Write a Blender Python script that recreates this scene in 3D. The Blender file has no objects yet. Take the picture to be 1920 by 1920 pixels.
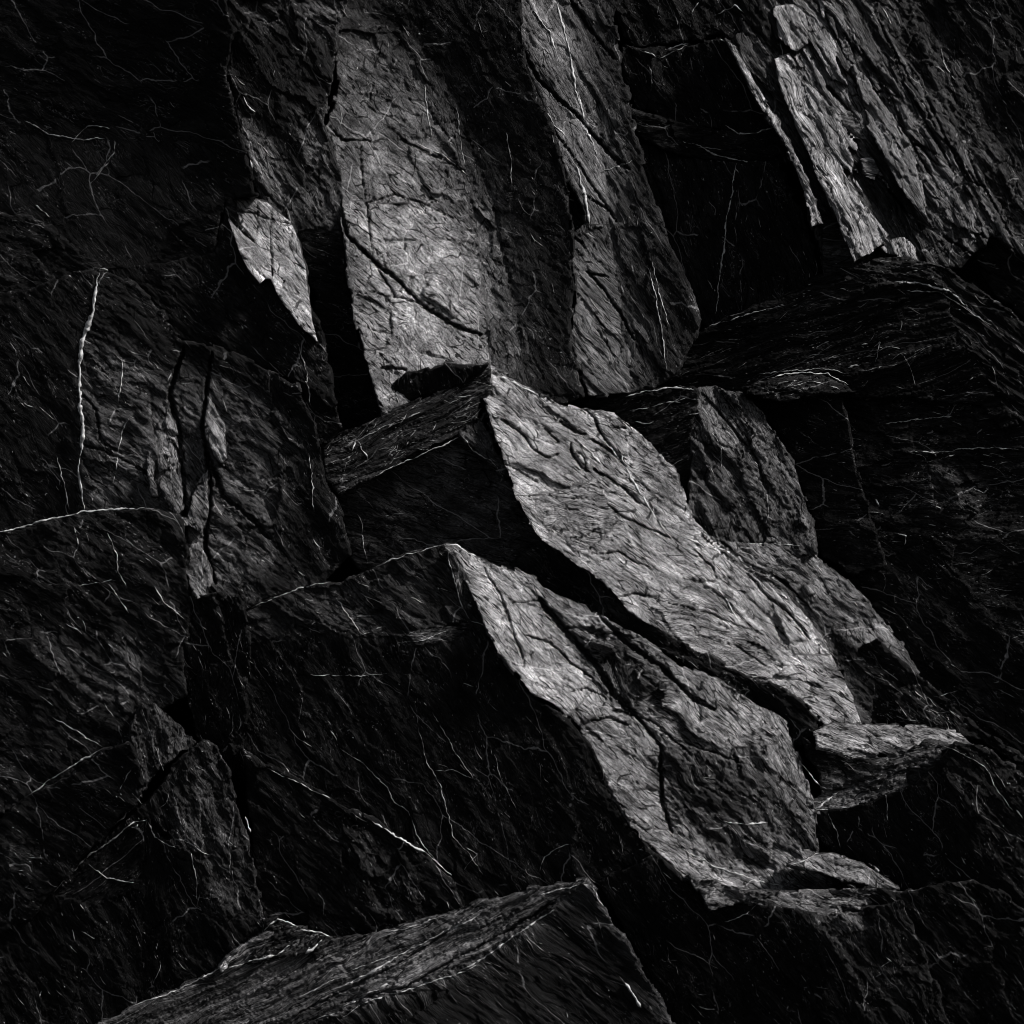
import bpy, math, numpy as np
PX = 1.0/160.0            # metres per photo pixel on the reference plane
D0 = 3000.0               # camera distance from the reference plane, in photo pixels
ZC = 9.0                  # camera height
R = math.radians
sc = bpy.context.scene
# ---------------------------------------------------------------- camera, world, sun, exposure
cam = bpy.data.cameras.new('camera'); co = bpy.data.objects.new('camera', cam)
sc.collection.objects.link(co); sc.camera = co
co.location = (0, -D0*PX, ZC); co.rotation_euler = (R(90), 0, 0)
cam.sensor_width = 36; cam.lens = 36*D0/1920.0; cam.clip_end = 2000
SUN = np.array([.66, -.38, .65]); SUN /= np.linalg.norm(SUN)
EL = math.asin(SUN[2]); AZ = math.atan2(SUN[0], SUN[1])
w = bpy.data.worlds.new('World'); sc.world = w; w.use_nodes = True
nt = w.node_tree; sky = nt.nodes.new('ShaderNodeTexSky'); sky.sky_type = 'NISHITA'; sky.sun_disc = False
sky.sun_elevation = EL; sky.sun_rotation = AZ
bg = nt.nodes['Background']; bg.inputs[1].default_value = 0.036
hs = nt.nodes.new('ShaderNodeHueSaturation'); hs.inputs['Saturation'].default_value = .25
nt.links.new(sky.outputs[0], hs.inputs['Color']); nt.links.new(hs.outputs[0], bg.inputs[0])
sl = bpy.data.lights.new('sun', 'SUN'); so = bpy.data.objects.new('sun', sl); sc.collection.objects.link(so)
sl.energy = 3.9; sl.angle = R(10.0); sl.color = (1, .975, .965)
from mathutils import Vector
so.rotation_euler = Vector(tuple(-SUN)).to_track_quat('-Z', 'Y').to_euler()
sc.view_settings.view_transform = 'Standard'; sc.view_settings.look = 'None'
sc.render.engine = 'CYCLES'; sc.cycles.filter_width = 1.0
sc.view_settings.exposure = 0.0; sc.view_settings.gamma = 1

# ---------------------------------------------------------------- numeric helpers
rng = np.random.default_rng(7)
def perlin(x, y, seed=0):
    xi = np.floor(x).astype(np.int64); yi = np.floor(y).astype(np.int64)
    xf = x-xi; yf = y-yi
    def h(a, b):
        n = (a*374761393 + b*668265263 + seed*974634777) & 0xffffffff
        n = ((n ^ (n >> 13))*1274126177) & 0xffffffff
        return ((n ^ (n >> 16)) & 0xffff)/65536.0*2*math.pi
    def g(a, b, dx, dy):
        t = h(a, b); return np.cos(t)*dx + np.sin(t)*dy
    u = xf*xf*xf*(xf*(xf*6-15)+10); v = yf*yf*yf*(yf*(yf*6-15)+10)
    a = g(xi, yi, xf, yf); b = g(xi+1, yi, xf-1, yf)
    c = g(xi, yi+1, xf, yf-1); d = g(xi+1, yi+1, xf-1, yf-1)
    return ((a+(b-a)*u)+((c+(d-c)*u)-(a+(b-a)*u))*v)*1.4
def fbm(x, y, o=4, seed=0, gain=.5):
    s = 0; a = 1; t = 0
    for k in range(o):
        s = s+a*perlin(x*2**k+17.3*k, y*2**k-9.1*k, seed+k*31); t += a; a *= gain
    return s/t
def vor(x, y, seed=0):
    """cell hashes (three), offset from the cell centre, gap to the cell border"""
    xi = np.floor(x).astype(np.int64); yi = np.floor(y).astype(np.int64)
    f1 = np.full(x.shape, 1e9); f2 = f1.copy(); hx = np.zeros(x.shape, np.int64); ox = np.zeros(x.shape); oy = np.zeros(x.shape)
    for a in (-1, 0, 1):
        for b in (-1, 0, 1):
            i = xi+a; j = yi+b
            n = (i*374761393 + j*668265263 + seed*974634777) & 0xffffffff
            n = ((n ^ (n >> 13))*1274126177) & 0xffffffff; n = (n ^ (n >> 16)) & 0xffffffff
            dx = i+((n & 0x3ff)/1023.)*.9+.05-x; dy = j+(((n >> 10) & 0x3ff)/1023.)*.9+.05-y
            d = dx*dx+dy*dy; k = d < f1
            f2 = np.where(k, f1, np.minimum(f2, d)); f1 = np.where(k, d, f1)
            hx = np.where(k, n, hx); ox = np.where(k, -dx, ox); oy = np.where(k, -dy, oy)
    h = (hx*2654435761) & 0xffffffff
    return (h & 0x3ff)/1023., ((h >> 10) & 0x3ff)/1023., ((h >> 20) & 0x3ff)/1023., ox, oy, np.sqrt(f2)-np.sqrt(f1)
def inpoly(px, py, P):
    ins = np.zeros(px.shape, bool); n = len(P)
    for i in range(n):
        x0, y0 = P[i]; x1, y1 = P[(i+1) % n]
        if y0 == y1: continue
        c = ((y0 > py) != (y1 > py)) & (px < (x1-x0)*(py-y0)/(y1-y0)+x0)
        ins ^= c
    return ins
def dist_line(px, py, P, closed=False):
    """distance, nearest dx,dy, and arc fraction to a polyline"""
    best = np.full(px.shape, 1e9); bx = np.zeros(px.shape); by = np.zeros(px.shape); bt = np.zeros(px.shape)
    n = len(P); m = n if closed else n-1
    for i in range(m):
        x0, y0 = P[i]; x1, y1 = P[(i+1) % n]
        ex, ey = x1-x0, y1-y0; L = ex*ex+ey*ey+1e-9
        t = np.clip(((px-x0)*ex+(py-y0)*ey)/L, 0, 1)
        dx = x0+t*ex-px; dy = y0+t*ey-py; d = dx*dx+dy*dy
        k = d < best
        best = np.where(k, d, best); bx = np.where(k, dx, bx); by = np.where(k, dy, by); bt = np.where(k, (i+t)/m, bt)
    return np.sqrt(best), bx, by, bt
def blur(a, r):
    r = int(r)
    if r < 1: return a
    for ax in (0, 1):
        for _ in range(2):
            p = np.pad(a, [(r+1, r) if k == ax else (0, 0) for k in (0, 1)], mode='edge')
            c = np.cumsum(p, axis=ax)
            n = a.shape[ax]
            if ax == 0: a = (c[2*r+1:2*r+1+n]-c[0:n])/(2*r+1)
            else: a = (c[:, 2*r+1:2*r+1+n]-c[:, 0:n])/(2*r+1)
    return a
def bilin(G, x0, y0, s, px, py):
    fx = np.clip((px-x0)/s, 0, G.shape[1]-1.001); fy = np.clip((py-y0)/s, 0, G.shape[0]-1.001)
    i = fx.astype(int); j = fy.astype(int); fx = fx-i; fy = fy-j
    return (G[j, i]*(1-fx)+G[j, i+1]*fx)*(1-fy)+(G[j+1, i]*(1-fx)+G[j+1, i+1]*fx)*fy
def integrate(gx, gy, s):
    """least squares surface whose slopes are gx, gy (per pixel) on a grid of step s"""
    ny, nx = gx.shape
    dx = .5*(gx[:, 1:]+gx[:, :-1])*s; dy = .5*(gy[1:]+gy[:-1])*s
    def AT(a, b):
        o = np.zeros((ny, nx)); o[:, 1:] += a; o[:, :-1] -= a; o[1:] += b; o[:-1] -= b; return o
    A = lambda z: AT(z[:, 1:]-z[:, :-1], z[1:]-z[:-1])
    X, Y = np.meshgrid(np.arange(nx)*s, np.arange(ny)*s)
    z = X*gx.mean()+Y*gy.mean()
    r = AT(dx, dy)-A(z); p = r.copy(); rs = (r*r).sum()
    for _ in range(260):
        Ap = A(p); al = rs/((p*Ap).sum()+1e-12); z = z+al*p; r = r-al*Ap
        rn = (r*r).sum()
        if rn < 1e-3: break
        p = r+rn/rs*p; rs = rn
    return z
def world(u, v, d):
    k = 1+d/D0
    return np.stack([(u-960)*k*PX, d*PX, (960-v)*k*PX+ZC], -1)

# ---------------------------------------------------------------- materials
def principled(name, rough=.8, spec=.25):
    m = bpy.data.materials.new(name); m.use_nodes = True
    b = m.node_tree.nodes['Principled BSDF']; b.inputs['Roughness'].default_value = rough
    b.inputs['Specular IOR Level'].default_value = spec
    return m, m.node_tree, b
class NG:
    def __init__(s, t): s.t = t
    def n(s, k, **kw):
        o = s.t.nodes.new(k)
        for a, b in kw.items(): setattr(o, a, b)
        return o
    def l(s, a, b): s.t.links.new(a, b)
    def val(s, x, i):
        if isinstance(x, (int, float)): i.default_value = x
        else: s.l(x, i)
    def m(s, op, a, b=0., c=0., clamp=False):
        o = s.n('ShaderNodeMath', operation=op, use_clamp=clamp)
        s.val(a, o.inputs[0]); s.val(b, o.inputs[1]); s.val(c, o.inputs[2]); return o.outputs[0]
    def noise(s, vec, scl, det=4, rough=.55, dist=0., off=(0, 0, 0)):
        mp = s.n('ShaderNodeMapping'); mp.inputs['Scale'].default_value = scl; mp.inputs['Location'].default_value = off
        s.l(vec, mp.inputs[0]); o = s.n('ShaderNodeTexNoise')
        o.inputs['Scale'].default_value = 1; o.inputs['Detail'].default_value = det
        o.inputs['Roughness'].default_value = rough; o.inputs['Distortion'].default_value = dist
        s.l(mp.outputs[0], o.inputs[0]); return o.outputs[0]
    def ramp(s, x, a, b, lo=0., hi=1.):
        o = s.n('ShaderNodeMapRange', interpolation_type='SMOOTHSTEP'); s.l(x, o.inputs[0])
        for k, q in zip((1, 2, 3, 4), (a, b, lo, hi)): o.inputs[k].default_value = q
        return o.outputs[0]
def rock_material():
    m, t, b = principled('weathered_schist', .6, .12); g = NG(t)
    st = g.n('ShaderNodeAttribute', attribute_name='strat').outputs['Vector']   # photo px/10 along, across the layering
    tone = g.n('ShaderNodeAttribute', attribute_name='tone').outputs['Fac']  # rock albedo with light and shade put in: sunlit faces paler, shaded darker
    mk = g.n('ShaderNodeSeparateXYZ'); g.l(g.n('ShaderNodeAttribute', attribute_name='mask').outputs['Vector'], mk.inputs[0])
    sel, g1, msk = mk.outputs           # where the grain is smooth, where the cracks close, where pale minerals gather
    fine = g.noise(st, (2.6, 4.2, 1), 3, .75)
    lines = g.noise(st, (.25, 1.9, .5), 5, .72, .4)
    dash = g.noise(st, (.42, 2.3, .5), 2, .6, .2, (3, 7, 1))
    wp = g.n('ShaderNodeVectorMath', operation='MULTIPLY_ADD'); nz = g.n('ShaderNodeTexNoise'); nz.inputs['Scale'].default_value = .4; nz.inputs['Detail'].default_value = 3
    g.l(st, nz.inputs[0]); g.l(nz.outputs['Color'], wp.inputs[0]); wp.inputs[1].default_value = (2.2, 1.6, 0); g.l(st, wp.inputs[2])
    def net(sc, off, w):
        mp = g.n('ShaderNodeMapping'); mp.inputs['Scale'].default_value = sc; mp.inputs['Location'].default_value = off; mp.inputs['Rotation'].default_value = (0, 0, off[0]*.1)
        g.l(wp.outputs[0], mp.inputs[0]); vo = g.n('ShaderNodeTexVoronoi', feature='DISTANCE_TO_EDGE', voronoi_dimensions='2D'); vo.inputs['Scale'].default_value = 1
        g.l(mp.outputs[0], vo.inputs[0]); return g.ramp(vo.outputs['Distance'], w*.4, w, 0., 1.)
    n1 = net((.13, .62, .4), (2, 1, 2), .04); n2 = net((.34, 1.7, .4), (-2, 6, 5), .07)
    n2m = g.m('MAXIMUM', n2, g.m('MULTIPLY', g1, .9)); n1 = g.m('MAXIMUM', n1, g.m('MULTIPLY', g.m('SUBTRACT', 1., g1), .8))
    v = g.ramp(fine, .36, .64, .5, 1.4)
    v = g.m('MULTIPLY', v, g.m('MAXIMUM', g.ramp(lines, .38, .55, .5, 1.12), g.m('MULTIPLY', sel, .85)))
    dm = g.m('MAXIMUM', g.ramp(dash, .385, .41, .07, 1.), g.m('MULTIPLY', sel, .9))   # dark pores and flakes, with groove shade painted in
    dm = g.m('MULTIPLY', dm, g.m('MULTIPLY', g.ramp(n1, 0, 1, .2, 1.), g.ramp(n2m, 0, 1, .35, 1.)))
    v = g.m('MULTIPLY', v, dm)
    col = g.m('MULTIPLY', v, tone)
    # thin pale mineral threads and grains, sunlit glints painted into their colour
    f1 = g.m('ABSOLUTE', g.m('SUBTRACT', g.noise(st, (.16, .5, .2), 3, .6, 1.0, (11, 2, 5)), .5))
    th = g.m('MULTIPLY', g.ramp(f1, .0, .012, 1., 0.), msk)
    n3 = net((.055, .11, .4), (7, 3, 1), .011); n3 = g.m('MULTIPLY', g.m('SUBTRACT', 1., n3), g.ramp(g.m('ADD', msk, g.m('MULTIPLY', sel, .6)), .25, .7)); th = g.m('MAXIMUM', g.m('MULTIPLY', th, .55), n3)
    gr = g.m('MULTIPLY', g.ramp(g.noise(st, (1.6, 2.6, 1), 2, .5, 0, (8, 3, 2)), .66, .72), g.m('ADD', msk, .25))
    col = g.m('ADD', col, g.m('MULTIPLY', g.m('MAXIMUM', th, gr), .26))
    c = g.n('ShaderNodeCombineColor'); g.val(g.m('MULTIPLY', col, 1.0), c.inputs[0]); g.val(g.m('MULTIPLY', col, .985), c.inputs[1]); g.val(g.m('MULTIPLY', col, 1.0), c.inputs[2])
    g.l(c.outputs[0], b.inputs['Base Color'])
    hgt = g.m('ADD', g.m('MULTIPLY', lines, .7), g.m('MULTIPLY', fine, .5))
    hgt = g.m('ADD', hgt, g.m('MULTIPLY', dm, .35))
    bp = g.n('ShaderNodeBump'); bp.inputs['Strength'].default_value = 1.0; bp.inputs['Distance'].default_value = .035
    hgt = g.m('ADD', hgt, g.m('MULTIPLY', n1, .3)); g.l(hgt, bp.inputs['Height']); g.l(bp.outputs[0], b.inputs['Normal'])
    return m
ROCK = rock_material()
def vein_material(name, col):
    m, t, b = principled(name, .6, .4); g = NG(t)
    tc = g.n('ShaderNodeTexCoord').outputs['Object']
    n = g.noise(tc, (14, 14, 14), 5, .65)
    v = g.m('MULTIPLY', g.ramp(n, .3, .7, .35, 1.1), col)
    c = g.n('ShaderNodeCombineColor'); [g.l(v, c.inputs[k]) for k in range(3)]
    g.l(c.outputs[0], b.inputs['Base Color'])
    bp = g.n('ShaderNodeBump'); bp.inputs['Strength'].default_value = .5; bp.inputs['Distance'].default_value = .01
    g.l(n, bp.inputs['Height']); g.l(bp.outputs[0], b.inputs['Normal'])
    return m
QUARTZ = vein_material('quartz', .8)
THREAD = vein_material('pale_mineral_glint', .62)  # pale colour also paints sparkle on the dark faces

# ---------------------------------------------------------------- mesh helpers
def make_mesh(name, V, Q, mat, parent=None, attrs=None, smooth=True, T=None):
    me = bpy.data.meshes.new(name)
    V = np.asarray(V, np.float32); Q = np.asarray(Q, np.int32)
    me.vertices.add(len(V)); me.vertices.foreach_set('co', V.ravel())
    me.loops.add(Q.size); me.loops.foreach_set('vertex_index', Q.ravel())
    me.polygons.add(len(Q)); me.polygons.foreach_set('loop_start', np.arange(0, Q.size, 4, dtype=np.int32))
    me.polygons.foreach_set('loop_total', np.full(len(Q), 4, np.int32))
    me.polygons.foreach_set('use_smooth', np.full(len(Q), smooth, bool))
    for k, (typ, arr) in (attrs or {}).items():
        a = me.attributes.new(k, typ, 'POINT')
        a.data.foreach_set('value' if typ == 'FLOAT' else 'vector', np.asarray(arr, np.float32).ravel())
    me.update(calc_edges=True); me.materials.append(mat)
    o = bpy.data.objects.new(name, me); sc.collection.objects.link(o)
    if parent is not None: o.parent = parent
    return o
STEP = 2.5
def slopes(g, t):            # depth slope per px: right, down.  g: receding up-right, t: receding down-right
    return .68*g+.73*t, -(.73*g-.68*t)
class Block:
    def __init__(s, label, outline, at, base, facets=(), name='rock_block', cracks=(), veins=(), cat='rock', group=None, edge=3., threads=None, rough=1., back=260, jag=1., soft=4, stri=1.1):
        s.__dict__.update(locals()); del s.__dict__['s']
        P = np.array(outline, float)
        s.x0, s.y0 = P.min(0)-30; s.x1, s.y1 = P.max(0)+30
    def solve(s, k):
        s.seed = 100+k*7; c = 5.0; s.c = c
        X, Y = np.meshgrid(np.arange(s.x0, s.x1+c, c), np.arange(s.y0, s.y1+c, c))
        wob = lambda q: q+7*fbm(X/60, Y/60, 3, s.seed+q.size % 3)
        Xw = X+9*fbm(X/50, Y/50, 3, s.seed); Yw = Y+9*fbm(X/50, Y/50, 3, s.seed+5)
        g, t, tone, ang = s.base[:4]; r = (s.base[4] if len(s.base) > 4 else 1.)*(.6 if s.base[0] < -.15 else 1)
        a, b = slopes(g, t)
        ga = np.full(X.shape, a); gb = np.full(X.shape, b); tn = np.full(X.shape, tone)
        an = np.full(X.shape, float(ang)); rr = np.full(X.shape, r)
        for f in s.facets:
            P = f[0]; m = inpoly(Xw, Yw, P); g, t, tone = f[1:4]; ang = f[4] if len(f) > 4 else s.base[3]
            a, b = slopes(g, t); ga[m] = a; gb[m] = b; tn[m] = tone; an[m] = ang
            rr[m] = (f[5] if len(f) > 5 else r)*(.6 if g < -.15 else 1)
        Z = integrate(ga, gb, c)
        ax, ay, ad = s.at[:3]
        if isinstance(ad, str):
            o_ = [q for q in B if q.name == ad or q.label.startswith(ad)][0]; ad = o_.depth(np.array([float(ax)]), np.array([float(ay)]))[0]+s.at[3]
        Z += ad-bilin(Z, s.x0, s.y0, c, np.array([float(ax)]), np.array([float(ay)]))[0]
        s.Z = Z; s.tn = blur(np.where(tn > .12, tn*1.22, np.where(tn < .06, tn*.42, tn*.74)), s.soft); s.rr = blur(rr, 3); s.an = an  # stretches the painted light and shade: pale tones lifted, dark tones cut
    def depth(s, px, py): return bilin(s.Z, s.x0, s.y0, s.c, px, py)
    def build(s, k, others):
        X, Y = np.meshgrid(np.arange(s.x0, s.x1+STEP, STEP), np.arange(s.y0, s.y1+STEP, STEP))
        P = s.outline; inn = inpoly(X, Y, P); d, bx, by, _ = dist_line(X, Y, P, True)
        sd = np.where(inn, -d, d); nrm = np.maximum(d, 1e-6)
        gx = -bx/nrm; gy = -by/nrm; gx = np.where(inn, -gx, gx); gy = np.where(inn, -gy, gy)
        jag = (4.5*fbm(X/22, Y/22, 3, s.seed+3)+5*fbm(X/70, Y/70, 2, s.seed+4))*s.jag
        jv = vor(X/26+.4*perlin(X/30, Y/30, 5), Y/26, s.seed+6); sd = sd+jag*.6+7*(jv[0]-.45)*s.jag
        base = s.depth(X, Y)
        ext = (sd < 16) & (others(X, Y) < base-1)
        keep = (sd < STEP*.95) | ext
        mv = np.where((sd > 0) & ~ext, sd, 0); U = X-gx*mv; Vv = Y-gy*mv
        # layering coordinates
        an = np.radians(bilin(s.an, s.x0, s.y0, s.c, X, Y)); 
        anr = np.radians(s.an[np.clip(((Y-s.y0)/s.c+.5).astype(int), 0, s.an.shape[0]-1), np.clip(((X-s.x0)/s.c+.5).astype(int), 0, s.an.shape[1]-1)])
        wx = 15*fbm(X/110, Y/110, 3, s.seed+8); wy = 15*fbm(X/110, Y/110, 3, s.seed+9)
        xx = X+wx; yy = Y+wy
        su = xx*np.cos(anr)+yy*np.sin(anr); sv = -xx*np.sin(anr)+yy*np.cos(anr)
        su = su/s.stri; sv = sv*s.stri
        rr = bilin(s.rr, s.x0, s.y0, s.c, X, Y)*s.rough
        h = 5*fbm(X/160, Y/160, 2, s.seed+11)
        pl = fbm(su/95, sv/30, 4, s.seed+12, .55)*5.5          # stepped plates
        q = np.floor(pl); f = pl-q; terr = q+np.clip((f-.88)/.12, 0, 1)+.1*f
        h = h+1.5*rr*terr
        wu = 7*fbm(X/16, Y/16, 3, s.seed+50, .6); wv = 5*fbm(X/16, Y/16, 3, s.seed+51, .6)
        gate = perlin(X/75, Y/75, s.seed+52)
        for (lu, lv, amp, tl, cw, sx) in ((130, 60, 5., .22, .05, 60), (46, 19, 2.0, .22, .08, 61), (17, 8, 1.0, .30, .13, 62)):
            v1, v2, v3, ox, oy, gap = vor((su+wu)/lu, (sv+wv+.35*su*(lu < 100))/lv, s.seed+sx)
            h = h+rr*(amp*(v1-.5)+tl*((v2-.5)*ox*lu*.5+(v3-.5)*1.6*oy*lv))
            open_ = np.clip((v1+gate*.6-.35)*3, 0, 1)
            h = h+rr*open_*(2.2 if lu > 20 else 1.2)*np.clip((cw-gap)/cw*1.6, 0, 1)
            if lu == 46: edge46 = gap
        h = h+.7*rr*fbm(su/12, sv/4.5, 3, s.seed+13, .7)
        h = h+.8*rr*(rng.random(X.shape)-.5)
        for cr in s.cracks:
            wd, dp, pts = cr
            pts = np.array(pts, float); dd, _, _, tt = dist_line(X+5*fbm(X/22, Y/22, 4, s.seed+21, .7), Y+5*fbm(X/22, Y/22, 4, s.seed+22, .65), pts)
            ww = wd*.95*(.5+.9*np.abs(perlin(tt*6*len(pts), tt*0+3.3, s.seed+23)))*np.clip(np.minimum(tt, 1-tt)*12+.35, 0, 1)
            h = h+1.5*dp*np.clip(1.6*(1.3-dd/ww), 0, 1)
        e = np.clip(1+sd/s.edge, 0, 1.3); h = h+s.edge*.8*e*e
        Zd = base+h; s.Zd = Zd
        # vertices, quads
        cell = keep[:-1, :-1] & keep[1:, :-1] & keep[:-1, 1:] & keep[1:, 1:]
        used = np.zeros(X.shape, bool); used[:-1, :-1] |= cell; used[1:, :-1] |= cell; used[:-1, 1:] |= cell; used[1:, 1:] |= cell
        idx = np.full(X.shape, -1, np.int64); idx[used] = np.arange(used.sum())
        V = world(U[used], Vv[used], Zd[used])
        j, i = np.nonzero(cell)
        Q = np.stack([idx[j, i], idx[j+1, i], idx[j+1, i+1], idx[j, i+1]], 1)
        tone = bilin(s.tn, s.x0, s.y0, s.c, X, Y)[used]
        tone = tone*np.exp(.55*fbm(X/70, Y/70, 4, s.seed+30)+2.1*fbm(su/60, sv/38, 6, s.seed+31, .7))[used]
        ss = lambda a, lo, hi: (lambda t: t*t*(3-2*t))(np.clip((a-lo)/(hi-lo), 0, 1))
        mask = np.stack([ss(fbm(su/140, sv/100, 3, s.seed+32), -.1, .15), ss(fbm(su/90, sv/60, 3, s.seed+33), -.12, .05), ss(fbm(su/70, sv/50, 3, s.seed+34), .0, .2)], -1)[used]
        st = np.stack([su/10, sv/10, np.full(X.shape, s.seed*1.7)], -1)[used]
        # side walls
        cp = np.pad(cell, 1); E = []
        for (dj, di, a, b) in ((0, -1, (0, 0), (1, 0)), (0, 1, (1, 1), (0, 1)), (-1, 0, (0, 1), (0, 0)), (1, 0, (1, 0), (1, 1))):
            nb = cp[1+dj:1+dj+cell.shape[0], 1+di:1+di+cell.shape[1]]
            jj, ii = np.nonzero(cell & ~nb)
            E.append(np.stack([idx[jj+a[0], ii+a[1]], idx[jj+b[0], ii+b[1]]], 1))
        E = np.concatenate(E)
        uv, inv = np.unique(E, return_inverse=True); inv = inv.reshape(E.shape)
        n0 = len(V); m = len(uv); Uf, Vf, Zf = U[used][uv], Vv[used][uv], Zd[used][uv]
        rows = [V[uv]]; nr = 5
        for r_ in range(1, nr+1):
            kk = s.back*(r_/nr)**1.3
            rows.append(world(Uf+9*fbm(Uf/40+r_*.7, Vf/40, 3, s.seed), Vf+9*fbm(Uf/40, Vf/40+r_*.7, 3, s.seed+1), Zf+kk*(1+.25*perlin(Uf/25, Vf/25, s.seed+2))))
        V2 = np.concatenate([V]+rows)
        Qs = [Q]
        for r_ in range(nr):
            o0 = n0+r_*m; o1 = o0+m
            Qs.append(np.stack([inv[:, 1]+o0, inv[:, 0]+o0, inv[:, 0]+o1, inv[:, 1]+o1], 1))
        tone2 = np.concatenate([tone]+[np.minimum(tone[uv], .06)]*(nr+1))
        st2 = np.concatenate([st]+[st[uv]+np.array([0, 1.5*r_, 3*r_]) for r_ in range(nr+1)])
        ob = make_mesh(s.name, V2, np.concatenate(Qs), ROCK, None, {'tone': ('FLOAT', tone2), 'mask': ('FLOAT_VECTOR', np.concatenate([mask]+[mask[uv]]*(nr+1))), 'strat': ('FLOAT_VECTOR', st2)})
        ob['label'] = s.label; ob['category'] = s.cat
        if s.group: ob['group'] = s.group
        for vn in s.veins:
            wd, pts = vn[:2]; s.ribbon([(wd*1.3, pts)], 'quartz_vein', QUARTZ, ob, 5.)
        # fine mineral threads following the layering, their pale colour standing in for sparkle
        n = s.threads if s.threads is not None else int(inn.sum()*STEP*STEP/2300)
        if n > 0:
            js, is_ = np.nonzero(inn & (sd < -6)); lines = []
            dens = fbm(X/90, Y/90, 3, s.seed+40)
            for _ in range(n*12):
                if len(lines) >= n or len(js) == 0: break
                q = rng.integers(len(js)); y, x = js[q], is_[q]
                if (dens[y, x] < rng.normal(.16, .12) or edge46[y, x] > .12) and rng.random() > .04: continue
                th = anr[y, x]+rng.normal(0, .3); px, py = X[y, x], Y[y, x]; pts = [(px, py)]
                L = 1 if rng.random() < .6 else int(min(12, 2+rng.exponential(3))); bend = rng.normal(0, .05)
                for _k in range(L):
                    th += rng.normal(bend*.5, .13); px += 4*math.cos(th); py += 4*math.sin(th); pts.append((px, py))
                lines.append((rng.uniform(.6, 1.4) if rng.random() > .1 else rng.uniform(1.6, 3), pts))
            if lines:
                o = s.ribbon(lines, 'mineral_glint_threads', THREAD, ob, 1.5); o['kind'] = 'stuff'
        return ob
    def ribbon(s, lines, name, mat, parent, wob):
        VV = []; QQ = []; n = 0
        for wd, pts in lines:
            P = np.array(pts, float); seg = np.hypot(*np.diff(P, axis=0).T); L = np.concatenate([[0], np.cumsum(seg)])
            m = max(4, int(L[-1]/3)); tt = np.linspace(0, L[-1], m)
            x = np.interp(tt, L, P[:, 0]); y = np.interp(tt, L, P[:, 1]); sd = int(rng.integers(1000))
            if wob:
                x = x+wob*fbm(tt/20, tt*0+1.5, 4, sd, .65); y = y+wob*fbm(tt/20, tt*0+7.5, 4, sd, .65)
            tx = np.gradient(x); ty = np.gradient(y); ln = np.hypot(tx, ty)+1e-9; nx = -ty/ln; ny = tx/ln
            wdt = wd*np.clip(.72+(1.9 if wd < 5 else 1.1)*fbm(tt/(11 if wd < 5 else 24), tt*0+4.5, 3, sd, .65), 0 if wd < 5 else .4, 2.1)*np.clip(np.minimum(tt, L[-1]-tt)/(L[-1]*.12+1)+.12, 0, 1)
            mn = bilin(s.Zd, s.x0, s.y0, STEP, x, y)
            for q, lift in ((-1, .9), (-.4, -.5), (.4, -.5), (1, .9)):
                xx = x+nx*wdt*q*.5; yy = y+ny*wdt*q*.5
                z = np.minimum(bilin(s.Zd, s.x0, s.y0, STEP, xx, yy), mn+2)+(lift if lift > 0 else lift-.42*wdt)
                VV.append(world(xx, yy, z))
            for a in range(3):
                i0 = n+a*m+np.arange(m-1); QQ.append(np.stack([i0, i0+m, i0+m+1, i0+1], 1))
            n += 4*m
        return make_mesh(name, np.concatenate(VV), np.concatenate(QQ), mat, parent)
B = []
def blk(*a, **k): B.append(Block(*a, **k))
DK, MD, LT, BR = .035, .09, .2, .34
# base = (g, t, tone, layering angle, roughness); facet = (polygon, g, t, tone, angle, roughness); tone includes painted light and shade
blk('near-black buttress filling the upper left corner of the cliff',
    [(-260,-260),(435,-260),(425,0),(440,60),(425,150),(455,260),(480,365),(425,378),(400,480),(300,500),(190,508),(120,500),(60,420),(-260,400)],
    (200,200,150), (-.48,-.25,.02,30,.7),
    [([(100,270),(170,245),(260,235),(400,280),(430,380),(330,430),(280,500),(190,505),(130,440)], -.2,-.1,.035,50),
     ([(0,240),(90,250),(130,440),(190,505),(60,420),(-80,380)], -.3,-.1,.035,45)],
    name='rock_buttress', threads=30, veins=[(2,[(45,225),(90,250),(150,262),(195,258)]),(2,[(135,265),(165,235),(205,240)]),(2,[(180,330),(215,285),(215,265)]),(2,[(170,345),(185,325),(205,300)]),(3,[(68,385),(80,395),(93,405)]),(2,[(20,460),(60,440),(80,415)]),(2.5,[(145,478),(155,500),(200,505),(240,530)])])
blk('patchy grey crumbling column at the top, left of the broad pale slab',
    [(415,-260),(660,-260),(650,0),(632,60),(610,230),(640,330),(645,430),(650,520),(668,600),(715,780),(660,820),(600,800),(580,660),(590,560),(540,430),(480,365),(455,260),(430,120)],
    (600,300,215), (-.22,-.2,.055,62,1.3),
    [([(440,80),(540,60),(560,150),(540,260),(480,240),(450,150)], -.4,-.1,.03),
     ([(455,230),(480,240),(520,330),(545,400),(560,450),(520,400),(475,300)], .25,-.1,.26,62,1.3),
     ([(560,190),(600,240),(625,340),(640,420),(640,520),(600,420),(570,300)], .1,-.1,.13,62,1.5),
     ([(540,0),(640,0),(625,60),(600,50)], .2,-.1,.16,40,1.5),
     ([(430,0),(540,0),(520,60),(470,30)], -.1,-.1,.09,40,1.5),
     ([(560,430),(640,430),(655,560),(715,780),(600,800),(580,640),(590,560)], -.5,-.2,.03,20,.8)],
    name='rock_column', veins=[(4,[(470,300),(472,330),(468,360)]),(3,[(455,180),(470,205),(478,210)])])
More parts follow.
